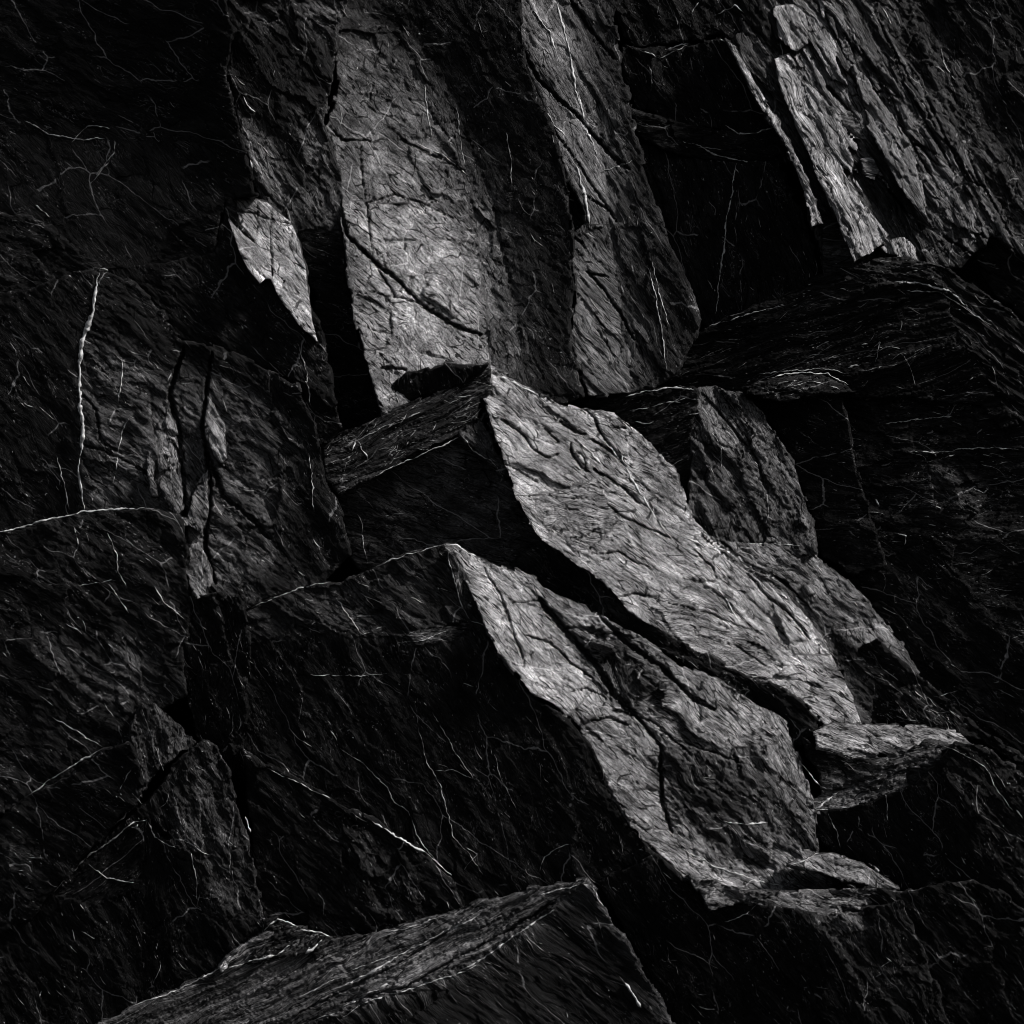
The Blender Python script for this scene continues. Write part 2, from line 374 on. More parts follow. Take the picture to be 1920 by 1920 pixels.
blk('small bright leaf-shaped slab with cross-shaped cracks, left of the broad pale slab',
    [(418,378),(425,368),(450,364),(500,380),(545,415),(560,450),(572,500),(580,560),(588,610),(595,640),(560,610),(525,560),(507,524),(498,522),(487,532),(465,505),(448,470),(430,420)],
    (430,400,95), (.5,-.1,.34,50,.7),
    [([(418,378),(425,366),(470,366),(545,412),(548,424),(490,405),(440,388)], .2,-.2,.16)],
    name='rock_slab', cracks=[(1.8,9,[(511,380),(508,430),(510,520)]),(1.6,8,[(430,390),(480,402),(520,415),(548,420)]),(1.4,7,[(482,372),(484,415),(480,440)]),(1.3,7,[(440,415),(480,455)]),(1.4,6,[(455,480),(495,520)])], jag=.2, edge=3, back=150, threads=0)
blk('broad tall pale slab split by a long diagonal black crack',
    [(640,-260),(960,-260),(985,120),(1040,250),(1065,350),(1075,480),(1070,640),(1095,745),(1040,760),(1000,735),(960,720),(915,690),(880,700),(735,790),(712,778),(690,700),(665,600),(650,520),(640,430),(636,330),(612,240),(635,150),(625,60)],
    (650,500,150), (.1,-.3,.05,50),
    [([(632,50),(690,70),(740,130),(800,200),(850,330),(800,380),(640,400),(612,240)], .3,-.12,.125,50,.9),
     ([(612,240),(800,260),(850,330),(895,450),(640,430)], .38,-.12,.16,50,.9),
     ([(640,380),(870,380),(895,450),(915,600),(920,690),(712,780),(665,600)], .52,-.12,.33,42,.8),
     ([(700,60),(760,120),(830,240),(880,350),(900,450),(925,690),(1000,735),(960,560),(930,400),(860,200),(780,60)], .1,-.2,.07,62,.8),
     ([(640,-260),(960,-260),(985,120),(1040,250),(1065,350),(1080,500),(1095,745),(1000,735),(965,560),(930,400),(860,200),(780,60),(640,30)], -.42,-.3,.028,60,.7)],
    name='rock_slab', cracks=[(4.5,22,[(636,380),(650,440),(700,490),(740,520),(790,570),(850,610),(905,630)]),(1.8,9,[(675,265),(680,340),(690,400),(700,490)]),(2.2,10,[(615,235),(640,262),(695,264)]),(2,9,[(700,490),(740,555),(790,570)]),(1.6,8,[(690,380),(740,365),(790,380),(850,410)]),(1.4,8,[(745,260),(800,285),(870,320)]),(1.6,7,[(640,550),(700,548),(745,560)]),(3,14,[(735,695),(715,690),(745,690),(765,695)]),(1.5,7,[(700,160),(690,200),(705,210)]),(1.5,7,[(660,600),(700,620),(735,625)]),(1.4,7,[(730,560),(735,640)])], soft=11, stri=.9,  # tone dims towards the top and right, painting the fade into shadow
    veins=[(1.8,[(795,160),(802,210),(810,255)]),(1.5,[(855,200),(862,250),(870,310)]),(1.6,[(780,270),(830,290),(880,330)]),(1.5,[(950,250),(958,300),(960,345)])], back=200)
blk('black squarish block between the two tall slabs with a thin white line on top',
    [(962,360),(1000,356),(1045,352),(1080,378),(1095,415),(1062,450),(1075,480),(1082,560),(1066,640),(1098,745),(1040,745),(1000,700),(985,600),(962,500)],
    (1080,400,235), (-.42,-.2,.03,65,1.2), [([(1050,590),(1080,590),(1070,640),(1040,620)], 0,0,.1,20,1.5)],
    veins=[(3,[(962,352),(972,362),(1000,358),(1040,352),(1070,360)]),(2,[(1040,362),(1080,378)])], edge=6)
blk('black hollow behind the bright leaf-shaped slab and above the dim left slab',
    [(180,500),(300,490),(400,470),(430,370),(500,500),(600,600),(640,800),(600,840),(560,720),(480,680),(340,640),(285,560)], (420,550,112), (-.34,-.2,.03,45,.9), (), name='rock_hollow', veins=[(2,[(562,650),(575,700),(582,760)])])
blk('dark seam of rock along the left edge between the corner buttress and the vein-crossed slab',
    [(-260,370),(60,405),(190,500),(130,560),(60,590),(-260,640)], (60,500,160), (-.25,-.2,.03,30,1.2), (), name='rock_seam')
blk('second tall slab, mid grey with a white flowing streak, right of the black recess',
    [(905,-260),(1200,-260),(1180,-60),(1150,30),(1165,120),(1205,300),(1255,450),(1318,600),(1300,650),(1262,705),(1215,735),(1100,748),(1082,680),(1066,640),(1082,560),(1070,480),(1060,448),(1098,418),(1085,380),(1060,330),(1040,260),(1000,190),(975,130),(930,40)],
    (1080,560,190), (-.25,-.25,.05,62,.9),
    [([(930,-260),(1060,-260),(1100,60),(1125,200),(1110,220),(1060,300),(1000,190),(970,110),(930,20)], .25,-.2,.14,62,1),
     ([(1010,20),(1050,20),(1080,110),(1100,190),(1070,200),(1030,110)], .35,-.2,.2,62),
     ([(1040,230),(1115,220),(1140,330),(1140,420),(1100,420),(1070,340)], .4,-.2,.26,60),
     ([(1066,450),(1140,420),(1165,560),(1185,735),(1100,748),(1066,640),(1082,560)], .38,-.12,.19,50,.7),
     ([(1150,420),(1200,430),(1240,560),(1250,700),(1200,735),(1185,560)], -.32,-.2,.05,60,.7),  # low tone paints the right side falling into shade
     ([(905,-260),(930,-40),(975,60),(1040,230),(1060,330),(1040,260),(975,140),(930,60)], -.4,-.1,.03)],
    name='rock_slab', cracks=[(4,18,[(950,40),(1010,150),(1080,215),(1140,285),(1180,320)]),(2.4,11,[(1140,520),(1100,510),(1130,540),(1170,600),(1190,640)]),(1.8,9,[(1030,235),(1080,300),(1110,350),(1160,420)]),(2,9,[(1065,440),(1090,455),(1075,445)]),(1.5,8,[(1085,360),(1120,380),(1155,405)]),(2.5,11,[(1070,0),(1110,60),(1150,110)]),(1.3,7,[(1120,620),(1160,680)])], soft=8, stri=1.4,
    veins=[(4,[(1044,0),(1056,50),(1070,110),(1080,170),(1088,200)]),(6,[(1082,310),(1092,350),(1100,385),(1104,420)]),(3,[(1000,20),(1030,60),(1050,120)]),(2.5,[(1130,320),(1160,312),(1190,300)]),(1.8,[(1215,500),(1230,560),(1242,630),(1250,695)]),(1.4,[(1222,490),(1240,560),(1255,610)]),(3,[(1085,170),(1095,230),(1120,290)]),(3,[(1018,200),(1035,230),(1060,255)])])
blk('near-black wedge at the top edge above the arched ledge, between the two grey rock bands',
    [(1140,-260),(1420,-260),(1420,-20),(1450,60),(1500,150),(1440,110),(1385,85),(1345,66),(1290,78),(1200,90),(1165,70),(1150,0)], (1300,0,330), (-.3,-.25,.028,60), (), name='rock_wedge',
    veins=[(2.5,[(1170,85),(1200,92),(1250,95),(1290,80)]),(2,[(1340,30),(1380,10),(1395,25)]),(3,[(1295,25),(1310,5)])])
blk('black arched block below the top right wedge, its upper lip a thin pale line',
    [(1160,80),(1200,92),(1290,84),(1350,70),(1375,82),(1400,130),(1430,190),(1455,242),(1390,250),(1280,235),(1195,200),(1168,140)], (1300,150,320), (-.42,-.2,.025,60), (),
    veins=[(2,[(1200,95),(1240,108),(1290,84)]),(3,[(1350,73),(1372,82),(1382,95)])])
blk('thin black layer with two pale lines between the arched block and the square dark block',
    [(1170,195),(1280,233),(1385,250),(1455,240),(1495,300),(1465,308),(1340,302),(1240,285),(1195,250)], (1300,260,305), (-.35,-.1,.03,12), (), name='rock_layer',
    veins=[(2.2,[(1360,235),(1385,252),(1420,248),(1450,240)]),(2.2,[(1290,270),(1310,272),(1335,288),(1385,302),(1440,305)])])
blk('dark square block with a beaded vertical white vein, right of the second tall slab',
    [(1190,260),(1240,283),(1340,300),(1462,306),(1500,390),(1518,430),(1540,520),(1545,575),(1400,600),(1330,615),(1300,600),(1250,450)], (1400,450,290), (-.34,-.25,.033,70), (),
    veins=[(2.6,[(1381,305),(1376,330),(1372,365),(1362,410),(1360,450),(1352,500),(1345,560),(1342,590)])])
blk('dark ribbed flank running off the upper right corner behind the splinters',
    [(1560,-260),(2180,-260),(2180,560),(1960,560),(1900,440),(1800,300),(1700,150),(1600,20)], (1800,150,330), (-.28,-.3,.035,58,1.1),
    [([(1640,-100),(1720,0),(1850,200),(1930,380),(1960,480),(1900,430),(1800,300),(1640,60)], .02,-.2,.07,58,1.3)], name='rock_flank',
    veins=[(2,[(1655,15),(1662,25),(1670,45)]),(2,[(1765,90),(1770,120),(1790,150)])])
blk('grey fractured band of long parallel splinters in the upper right',
    [(1395,-260),(1700,-260),(1640,20),(1700,110),(1800,260),(1900,430),(1940,500),(1860,445),(1800,500),(1740,520),(1660,500),(1600,505),(1545,520),(1525,430),(1505,330),(1455,235),(1400,150),(1365,85),(1385,60)],
    (1480,200,250), (.1,-.25,.1,60,1.6),
    [([(1460,10),(1560,30),(1600,140),(1660,260),(1600,340),(1540,240),(1470,110)], .28,-.25,.22,60,1.4),
     ([(1540,400),(1600,420),(1640,500),(1545,515)], -.1,-.2,.08,5,1.4),
     ([(1560,150),(1600,190),(1660,300),(1740,420),(1700,440),(1620,330)], -.4,-.1,.03,60),
     ([(1600,80),(1700,200),(1800,330),(1880,440),(1800,450),(1700,300),(1620,180)], .2,-.3,.14,58,1.6)],
    name='rock_band', stri=1.55, cracks=[(2.2,10,[(x0+k*9,y0),(x0+60+k*7,y0+110),(x0+120+k*8,y0+225)]) for k,(x0,y0) in enumerate([(1560,20),(1590,60),(1620,20),(1650,110),(1690,160),(1610,150),(1730,220),(1500,60),(1680,60)])]+[(4,16,[(1510,60),(1530,110),(1560,150)]),(4,16,[(1550,160),(1590,205),(1600,230)]),(3,13,[(1650,330),(1700,400),(1780,450),(1830,480)]),(3,14,[(1640,180),(1700,250),(1760,310)]),(2,10,[(1520,110),(1560,100),(1600,120)]),(2,10,[(1600,180),(1660,170),(1690,190)]),(2.4,11,[(1660,290),(1720,270),(1760,290)]),(2,10,[(1760,370),(1810,340),(1850,350)]),(2,9,[(1560,250),(1600,240)])], edge=7)
SP = 'long rock splinters of the upper right band'
def sp(label, P, tone, d, g=.4, rough=1.35, th=0, ang=62):
    P0 = P[0]; blk(label, P, (P0[0], P0[1], 'rock_band', d-238), (g,-.25,tone,ang,rough), (), name='rock_splinter', group=SP, edge=4, stri=1.5, threads=th, back=120, jag=.8)
sp('thin grey splinter forming the left edge of the upper right band', [(1360,72),(1378,85),(1412,150),(1470,245),(1500,300),(1530,370),(1545,420),(1520,425),(1505,350),(1480,290),(1440,225),(1405,165)], .28, 200, .35)
sp('long bright blade with a fanned lower end in the upper right band', [(1452,110),(1480,100),(1515,170),(1548,240),(1580,320),(1620,380),(1665,450),(1640,470),(1600,495),(1580,440),(1558,390),(1530,320),(1495,240),(1465,170)], .32, 216, .38)
sp('squat pale splinter at the top edge above the bright blade', [(1452,10),(1490,5),(1512,30),(1516,80),(1495,95),(1470,85),(1455,50)], .3, 225, .4)
sp('tapering pale splinter right of the squat one', [(1512,25),(1545,40),(1565,75),(1568,110),(1590,160),(1562,150),(1535,110),(1516,75)], .22, 235, .4)
sp('curved splinter with folded layers in the middle of the band', [(1500,150),(1530,165),(1560,200),(1580,250),(1600,300),(1598,330),(1570,300),(1545,260),(1520,210)], .2, 222, .35)
sp('rounded grey knob leaning over a black hole in the band', [(1568,208),(1600,205),(1625,240),(1628,262),(1600,258),(1575,240)], .13, 232, .2, 1.2, 0, 20)
sp('long grey splinter from the knob down to the pointed black slot', [(1600,120),(1625,150),(1670,210),(1715,290),(1738,400),(1742,418),(1700,370),(1660,300),(1628,235),(1610,170)], .16, 225, .3)
sp('pale flake hanging off the top edge between two dark slots', [(1535,0),(1575,0),(1585,40),(1592,72),(1560,50),(1540,30)], .24, 240, .4)
sp('long outermost splinter along the right side of the band', [(1590,60),(1640,110),(1700,190),(1760,270),(1830,350),(1890,425),(1850,430),(1780,350),(1720,260),(1660,170)], .12, 250, .22, 1.4, 14)
sp('blunt splinter with a bright head above the lower right of the band', [(1725,325),(1745,322),(1790,345),(1830,400),(1850,440),(1800,430),(1760,390),(1732,370)], .16, 235, .3, 1.4)
sp('short pale stub beside the foot of the bright blade', [(1652,465),(1665,452),(1695,442),(1712,462),(1730,498),(1700,482),(1670,478)], .3, 190, .4)
sp('narrow ribbed splinter tucked right of the blade foot', [(1590,365),(1612,375),(1640,410),(1665,440),(1655,455),(1630,430),(1600,400)], .2, 215, .3)
sp('pale round pebble-like flake under the knob', [(1615,300),(1640,295),(1650,320),(1640,335),(1618,325)], .22, 225, .3, .8, 0, 20)
rs = np.random.default_rng(21); band = [(1470,20),(1600,20),(1700,120),(1800,270),(1900,420),(1850,440),(1760,440),(1620,400),(1560,330),(1500,220)]
for _ in range(400):
    if sum(b.group == SP for b in B) >= 46: break
    x, y = rs.uniform(1460, 1900), rs.uniform(0, 440)
    if not inpoly(np.array([x]), np.array([y]), band)[0]: continue
    core = y > 1.25*(x-1440)-40; L = rs.uniform(35, 120); W = L*rs.uniform(.1, .22)+4; th = math.radians(rs.normal(58, 6))
    P = [(x+math.cos(th)*a*L*.5-math.sin(th)*b*W*.5, y+math.sin(th)*a*L*.5+math.cos(th)*b*W*.5) for a, b in
         ((-1, rs.uniform(-.4,.4)), (-.5, rs.uniform(-1,-.6)), (0, rs.uniform(-1.1,-.8)), (.6, rs.uniform(-.9,-.4)), (1, rs.uniform(-.5,.5)), (.55, rs.uniform(.4,.9)), (0, rs.uniform(.8,1.1)), (-.6, rs.uniform(.5,1)))]
    tn = rs.uniform(.15, .28) if core else rs.uniform(.07, .15)
    u = x-(1470+.85*y)
    lab = '%s %s splinter %s, %s of the upper right band' % ('short' if L < 62 else 'mid-length' if L < 90 else 'long', 'pale' if tn > .2 else 'dim',
        ('at the very top', 'under the top edge', 'above the middle', 'just below the middle', 'above the foot', 'at the foot')[min(5, int(max(0, y)/75))], ('left edge' if u < 20 else 'centre' if u < 75 else 'right side'))
    if any(b.label == lab for b in B): continue
    sp(lab, P, tn, rs.uniform(234, 246), rs.uniform(.15, .45), 1.3, 0, rs.normal(60, 5))
blk('dark rounded boulder at the right edge below the splinters',
    [(1828,455),(1855,435),(1885,430),(1960,460),(2180,540),(2180,700),(1960,620),(1870,560),(1835,510)], (1880,480,190), (-.35,-.2,.035,30,1.3),
    [([(1855,432),(1890,430),(1930,455),(1895,450),(1860,445)], .3,0,.22,10)], name='boulder', veins=[(3,[(1862,442),(1880,432),(1900,448),(1920,462)])])
blk('broad dark hump with pale arching lines across the right side',
    [(1250,712),(1275,670),(1320,612),(1400,582),(1460,555),(1560,510),(1640,485),(1700,480),(1780,505),(1860,560),(1960,640),(2180,780),(2180,920),(1900,830),(1840,760),(1700,745),(1560,748),(1400,760),(1270,740)],
    (1500,640,190), (-.36,-.1,.032,-14,1.5),
    [([(1560,510),(1640,485),(1760,500),(1860,560),(1800,560),(1700,530),(1600,530)], .0,-.1,.06,14,1.8),
     ([(1760,500),(1860,560),(1960,640),(2180,780),(2180,920),(1900,780),(1800,640)], -.25,-.2,.035,38,1.4)], name='rock_hump', stri=1.8, threads=380,
    veins=[(2,[(1330,612),(1400,590),(1470,572)]),(2.5,[(1675,528),(1720,530),(1780,545),(1830,590)]),(2,[(1700,545),(1760,548),(1790,565),(1860,610)]),(3,[(1590,688),(1612,684),(1618,678)]),(1.6,[(1420,700),(1480,695),(1540,690),(1590,700)]),(1.6,[(1640,650),(1650,640),(1640,680)]),(1.5,[(1690,660),(1712,700),(1716,722)])])
blk('dark top ledge with brushed pale lines left of the dull grey outcrop',
    [(1085,752),(1140,738),(1200,728),(1290,722),(1312,735),(1300,790),(1296,900),(1300,985),(1280,960),(1262,900),(1225,835),(1170,790),(1120,765)], (1280,780,165), (-.3,-.1,.035,-18,1.3), (), name='rock_shelf',
    veins=[(2.6,[(1170,745),(1210,733),(1260,728),(1300,730)]),(1.8,[(1190,790),(1215,795),(1225,790)]),(1.6,[(1180,770),(1230,760),(1290,745)])])
blk('dull grey outcrop with a ribbed face right of the largest bright slab',
    [(1295,745),(1310,726),(1345,726),(1400,742),(1420,765),(1450,805),(1480,850),(1510,930),(1530,1005),(1535,1040),(1480,1045),(1380,1035),(1310,1020),(1285,960),(1296,880)], (1310,900,150), (.12,-.2,.1,58,1.6),
    [([(1310,740),(1360,760),(1400,830),(1360,830),(1320,790)], .28,-.2,.22,58,1.5),
     ([(1345,726),(1400,742),(1450,805),(1510,930),(1525,1000),(1500,980),(1450,880),(1400,780)], .25,-.2,.15,62,1.1),
     ([(1380,830),(1420,860),(1470,960),(1440,990),(1390,900)], .12,-.2,.12,60,1.6)],
    name='rock_outcrop', veins=[(2.5,[(1335,810),(1350,835),(1355,870)]),(1.8,[(1440,1020),(1380,1018),(1500,1022)])], cracks=[(2.5,10,[(1320,740),(1370,800),(1420,860),(1440,930)])])
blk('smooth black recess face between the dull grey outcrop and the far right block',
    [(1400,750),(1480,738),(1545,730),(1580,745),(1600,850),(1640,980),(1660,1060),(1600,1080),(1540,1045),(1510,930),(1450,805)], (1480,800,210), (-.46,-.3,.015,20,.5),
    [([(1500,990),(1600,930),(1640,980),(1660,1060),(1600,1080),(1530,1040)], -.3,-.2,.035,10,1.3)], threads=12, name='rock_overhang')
blk('flat dark lens-shaped ledge above the black recess face',
    [(1400,740),(1410,722),(1470,705),(1540,700),(1580,715),(1600,735),(1540,740),(1480,752)], (1500,720,150), (-.1,-.05,.055,-3,1.6), (), name='rock_shelf',
    veins=[(1.8,[(1440,708),(1500,698),(1550,700),(1590,722)]),(1.5,[(1470,725),(1530,715),(1575,730)])], threads=30)
blk('large dark block with short horizontal glints filling the right edge',
    [(1545,732),(1600,735),(1700,730),(1760,733),(1830,740),(1872,755),(1960,790),(2180,900),(2180,1560),(1960,1440),(1850,1390),(1740,1310),(1700,1240),(1640,1150),(1590,1080),(1640,1010),(1600,890),(1570,800)],
    (1700,900,165), (-.3,-.3,.035,6,1.3),
    [([(1620,740),(1820,745),(1840,860),(1680,850)], -.15,-.1,.04,0,1.4),
     ([(1740,870),(1800,880),(1850,930),(1830,980),(1760,950)], .05,-.1,.08,20,1.6),
     ([(1600,1080),(1740,1010),(1900,1200),(2180,1350),(2180,1560),(1740,1310)], -.4,-.2,.025,38,.9)],
    threads=360, veins=[(2,[(1640,732),(1700,727),(1760,732),(1820,737),(1870,752)]),(1.8,[(1660,795),(1720,785),(1800,778)]),(2,[(1700,845),(1745,850),(1820,840),(1920,842)]),(3,[(1825,915),(1845,925),(1855,918)]),(2.5,[(1765,860),(1790,852)]),(2.5,[(1682,1000),(1700,1005),(1695,1020)]),(2.2,[(1640,935),(1648,948)])])
blk('tangle of twisted dark layers with bright threads right of the big slab foot',
    [(1560,1240),(1640,1200),(1700,1245),(1760,1300),(1850,1375),(1960,1440),(1900,1430),(1840,1385),(1740,1370),(1610,1365)], (1700,1300,75), (-.3,-.15,.03,40,1.8), (), name='rock_layer', threads=200)
blk('striped grey wing along the upper right side of the largest bright slab',
    [(1295,985),(1345,1008),(1400,1020),(1500,1020),(1530,1045),(1590,1090),(1640,1140),(1690,1205),(1725,1262),(1700,1275),(1660,1280),(1620,1380),(1560,1300),(1480,1180),(1400,1090)], (1400,1060,100), (.2,.0,.12,46,1.4),
    [([(1320,1000),(1500,1022),(1540,1090),(1480,1110),(1380,1060)], .36,.0,.2,42,1.2),
     ([(1495,1040),(1530,1048),(1640,1150),(1710,1250),(1640,1220),(1560,1130)], .34,-.1,.22,46,1.1),
     ([(1630,1200),(1650,1205),(1672,1245),(1655,1240)], .5,-.1,.4,46),
     ([(1560,1180),(1640,1240),(1640,1350),(1590,1300)], -.3,-.1,.04,48,1.5)], name='rock_wing', cracks=[(4,16,[(1350,1015),(1400,1060),(1470,1090),(1530,1160)])], edge=4)
blk('largest bright slab running diagonally from the centre peak to the lower right',
    [(918,686),(930,692),(975,715),(1015,735),(1060,762),(1110,768),(1155,776),(1180,795),(1222,828),(1245,865),(1272,890),(1288,940),(1302,980),(1345,1012),(1390,1040),(1425,1075),(1480,1120),(1525,1165),(1550,1210),(1570,1250),(1600,1310),(1622,1362),(1550,1362),(1515,1325),(1480,1300),(1430,1285),(1385,1268),(1340,1238),(1270,1208),(1225,1180),(1180,1150),(1130,1092),(1065,1048),(1035,1020),(1005,1008),(985,970),(960,910),(948,880),(935,840),(918,800),(908,770),(903,745),(925,742),(920,715)],
    (960,880,10), (.5,.02,.33,36,.95),
    [([(918,686),(1060,762),(1110,768),(1090,800),(1020,790),(950,745),(925,742)], .38,0,.24,42,1.3),
     ([(1020,760),(1110,768),(1222,828),(1288,940),(1302,980),(1240,940),(1160,860),(1100,820)], .42,0,.25,38,1),
     ([(1000,930),(1120,900),(1160,980),(1100,1040),(1030,1010)], .4,.0,.22,12,1.2),
     ([(1030,990),(1060,970),(1080,1000),(1065,1035),(1040,1025)], .3,0,.13),
     ([(1300,1000),(1400,1050),(1480,1120),(1560,1230),(1500,1230),(1400,1150),(1330,1060)], .52,.0,.32,46,1),
     ([(1180,1110),(1300,1130),(1480,1250),(1430,1285),(1270,1208)], .38,.02,.24,20,1)],
    name='rock_slab', edge=3, jag=1.1, threads=30,
    cracks=[(2.4,11,[(938,785),(970,805),(1000,840),(1025,860),(1050,850)]),(2.6,12,[(1048,790),(1075,808),(1100,815)]),(2.8,14,[(1070,830),(1072,850),(1090,875),(1102,885)]),(1.8,10,[(1080,845),(1095,858),(1100,880)]),(3,14,[(1112,880),(1140,895),(1170,915),(1200,945)]),(2.6,12,[(1095,765),(1115,785),(1130,820),(1150,840),(1165,860)]),(2,10,[(1110,825),(1135,840),(1160,860),(1172,875)]),(1.8,10,[(1145,800),(1175,803)]),(2,10,[(1020,805),(1050,830)]),(1.8,9,[(945,870),(985,890),(1010,905)]),(2,10,[(1140,945),(1160,965),(1200,985),(1260,1010)]),(1.8,10,[(1080,1010),(1100,1005),(1120,990)]),(1.8,9,[(1110,1040),(1160,1035),(1200,1060)]),(2,10,[(1160,1120),(1190,1112),(1220,1118)]),(1.7,9,[(1310,1040),(1335,1065),(1345,1085)]),(3,12,[(1400,1075),(1440,1120),(1480,1150),(1520,1200)]),(1.6,8,[(1250,1130),(1330,1150),(1400,1180)]),(1.5,8,[(1300,1190),(1380,1210),(1440,1250)])],
    veins=[(3,[(1165,850),(1180,890),(1205,930),(1225,965),(1265,1015)]),(4,[(1085,830),(1110,850),(1125,870)]),(3,[(925,700),(960,715),(1010,742)]),(3.5,[(1290,1010),(1320,1025),(1360,1030)]),(2.5,[(1340,1090),(1370,1140),(1400,1190)])])
blk('dim triangular flake hugging the left edge of the largest bright slab',
    [(862,815),(880,800),(905,775),(925,830),(950,882),(945,900),(925,875),(895,850)], (900,830,45), (-.05,-.1,.09,45,1.2), (), name='rock_flake', edge=3, back=100, veins=[(1.6,[(865,818),(890,845),(925,868),(945,895)])], threads=4)
blk('dim brushed ledge rising to the peak of the largest bright slab',
    [(600,830),(650,808),(700,785),(760,758),(800,742),(860,718),(918,688),(924,742),(903,752),(895,790),(865,812),(780,850),(700,900),(640,930),(610,900)], (890,740,40), (-.18,-.06,.06,-25,1.5),
    [([(730,780),(918,690),(924,742),(800,800)], -.16,-.06,.068,-25,1.5)], name='rock_shelf', stri=1.7, threads=240,
    veins=[(1.8,[(700,895),(760,865),(830,835),(880,808)]),(1.6,[(640,840),(720,800),(800,770)]),(2.5,[(660,845),(668,825),(690,860)])])
blk('black rounded knob in front of the foot of the broad tall slab',
    [(732,768),(738,720),(760,698),(800,690),(840,682),(880,688),(915,684),(900,702),(850,725),(790,748)], (800,720,62), (-.46,-.1,.02,70,.8), (), name='boulder', threads=6, edge=4)
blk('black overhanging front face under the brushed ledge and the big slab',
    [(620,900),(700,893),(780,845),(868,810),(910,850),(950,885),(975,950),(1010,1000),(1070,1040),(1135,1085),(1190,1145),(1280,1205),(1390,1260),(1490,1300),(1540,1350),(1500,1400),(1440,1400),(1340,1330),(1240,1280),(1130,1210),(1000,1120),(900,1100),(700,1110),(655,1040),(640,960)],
    (900,950,80), (-.34,-.12,.08,20,1.1), [([(1030,1000),(1135,1070),(1300,1190),(1560,1330),(1520,1420),(1340,1340),(1130,1220),(1010,1130),(960,1060)], -.48,-.1,.02,40,1),([(1120,1085),(1180,1140),(1200,1165),(1160,1150)], 0,0,.12,40,1.3)], name='rock_overhang',  # near-black tone of the gap facet paints the shadow under the slab
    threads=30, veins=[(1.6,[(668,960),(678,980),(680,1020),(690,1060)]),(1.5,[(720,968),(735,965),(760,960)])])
blk('dim narrow sliver wedged in the black gap between the two diagonal slabs',
    [(1125,1092),(1150,1105),(1180,1138),(1230,1172),(1270,1205),(1310,1240),(1270,1235),(1200,1190),(1155,1150)], (1160,1130,55), (.1,0,.12,40,1.3), (), name='rock_sliver', edge=3, back=80, threads=4)
blk('second bright slab below, peaked at its upper left and broken in the middle',
    [(828,1024),(840,1019),(858,1021),(900,1045),(945,1062),(1000,1082),(1050,1118),(1130,1158),(1200,1188),(1250,1232),(1290,1255),(1340,1270),(1400,1305),(1445,1330),(1475,1352),(1490,1395),(1505,1440),(1525,1495),(1532,1520),(1530,1570),(1540,1620),(1560,1660),(1500,1680),(1440,1690),(1340,1700),(1300,1665),(1240,1605),(1180,1550),(1150,1500),(1130,1450),(1105,1400),(1090,1362),(1065,1342),(1040,1320),(1000,1308),(975,1275),(945,1240),(915,1195),(898,1150),(885,1110),(862,1060),(845,1040)],
    (930,1200,-120), (.34,.0,.19,40,1.1),
    [([(828,1020),(900,1045),(960,1075),(1010,1120),(1050,1180),(1085,1230),(1110,1300),(1065,1342),(1000,1308),(945,1240),(898,1150),(862,1060)], .56,.02,.36,45,.7),
     ([(1060,1170),(1200,1195),(1260,1250),(1240,1330),(1180,1320),(1110,1250)], .12,0,.12,30,2),
     ([(1130,1240),(1170,1210),(1200,1290),(1190,1330),(1150,1310)], -.3,0,.06,70,2),
     ([(1250,1240),(1400,1305),(1480,1370),(1420,1430),(1300,1370)], .36,0,.25,42,1),
     ([(1380,1400),(1490,1395),(1530,1520),(1530,1600),(1450,1560),(1400,1480)], .1,.0,.12,55,1.4),
     ([(1440,1330),(1478,1352),(1532,1520),(1500,1480),(1460,1400)], .36,0,.3,60,.9),
     ([(1250,1400),(1380,1420),(1430,1560),(1450,1620),(1340,1600),(1230,1480)], -.12,.0,.07,48,1.7),
     ([(1090,1350),(1160,1350),(1240,1450),(1260,1560),(1180,1545),(1130,1450)], .36,.0,.21,42,1),
     ([(1180,1540),(1260,1560),(1340,1620),(1450,1650),(1440,1690),(1340,1700),(1240,1605)], .4,.0,.24,33,1.2)],
    name='rock_slab', edge=3, jag=1.1, threads=90,
    cracks=[(7,26,[(1010,1120),(1045,1165),(1085,1210),(1120,1250),(1150,1300),(1200,1350)]),(4,17,[(1200,1350),(1240,1400),(1240,1500),(1260,1560)]),(2,9,[(905,1060),(940,1120),(965,1190),(985,1250)]),(1.6,8,[(960,1130),(1010,1125)]),(5,20,[(1120,1150),(1180,1210),(1240,1250),(1300,1310),(1340,1330)]),(2.4,12,[(985,1190),(1030,1205),(1075,1245),(1110,1270)]),(2,10,[(1280,1390),(1360,1420),(1420,1440)]),(2,9,[(1150,1330),(1220,1350),(1300,1420)]),(3,12,[(1090,1360),(1140,1345),(1180,1360)]),(2,9,[(1060,1300),(1100,1290),(1140,1310)])],
    veins=[(2,[(832,1022),(858,1022),(900,1048)]),(3,[(1355,1540),(1400,1545),(1440,1542)]),(2.4,[(1280,1590),(1340,1625),(1420,1650),(1480,1665)])])
blk('dark wedge of layered shards between the second slab and the black gap',
    [(1250,1222),(1290,1232),(1360,1262),(1420,1290),(1470,1330),(1500,1385),(1480,1370),(1440,1335),(1340,1280)], (1360,1270,-20), (-.35,0,.03,42,1.4), (), name='rock_wedge', edge=3, back=80, threads=24)
blk('narrow dim side face left of the second slab peak',
    [(832,1028),(850,1040),(866,1065),(890,1115),(905,1160),(885,1165),(872,1165),(860,1120),(848,1075)], (860,1080,-100), (-.3,0,.07,65,1), (), name='rock_sliver', edge=3, back=80, veins=[(2,[(838,1034),(850,1080),(862,1125),(872,1162)])], threads=2)
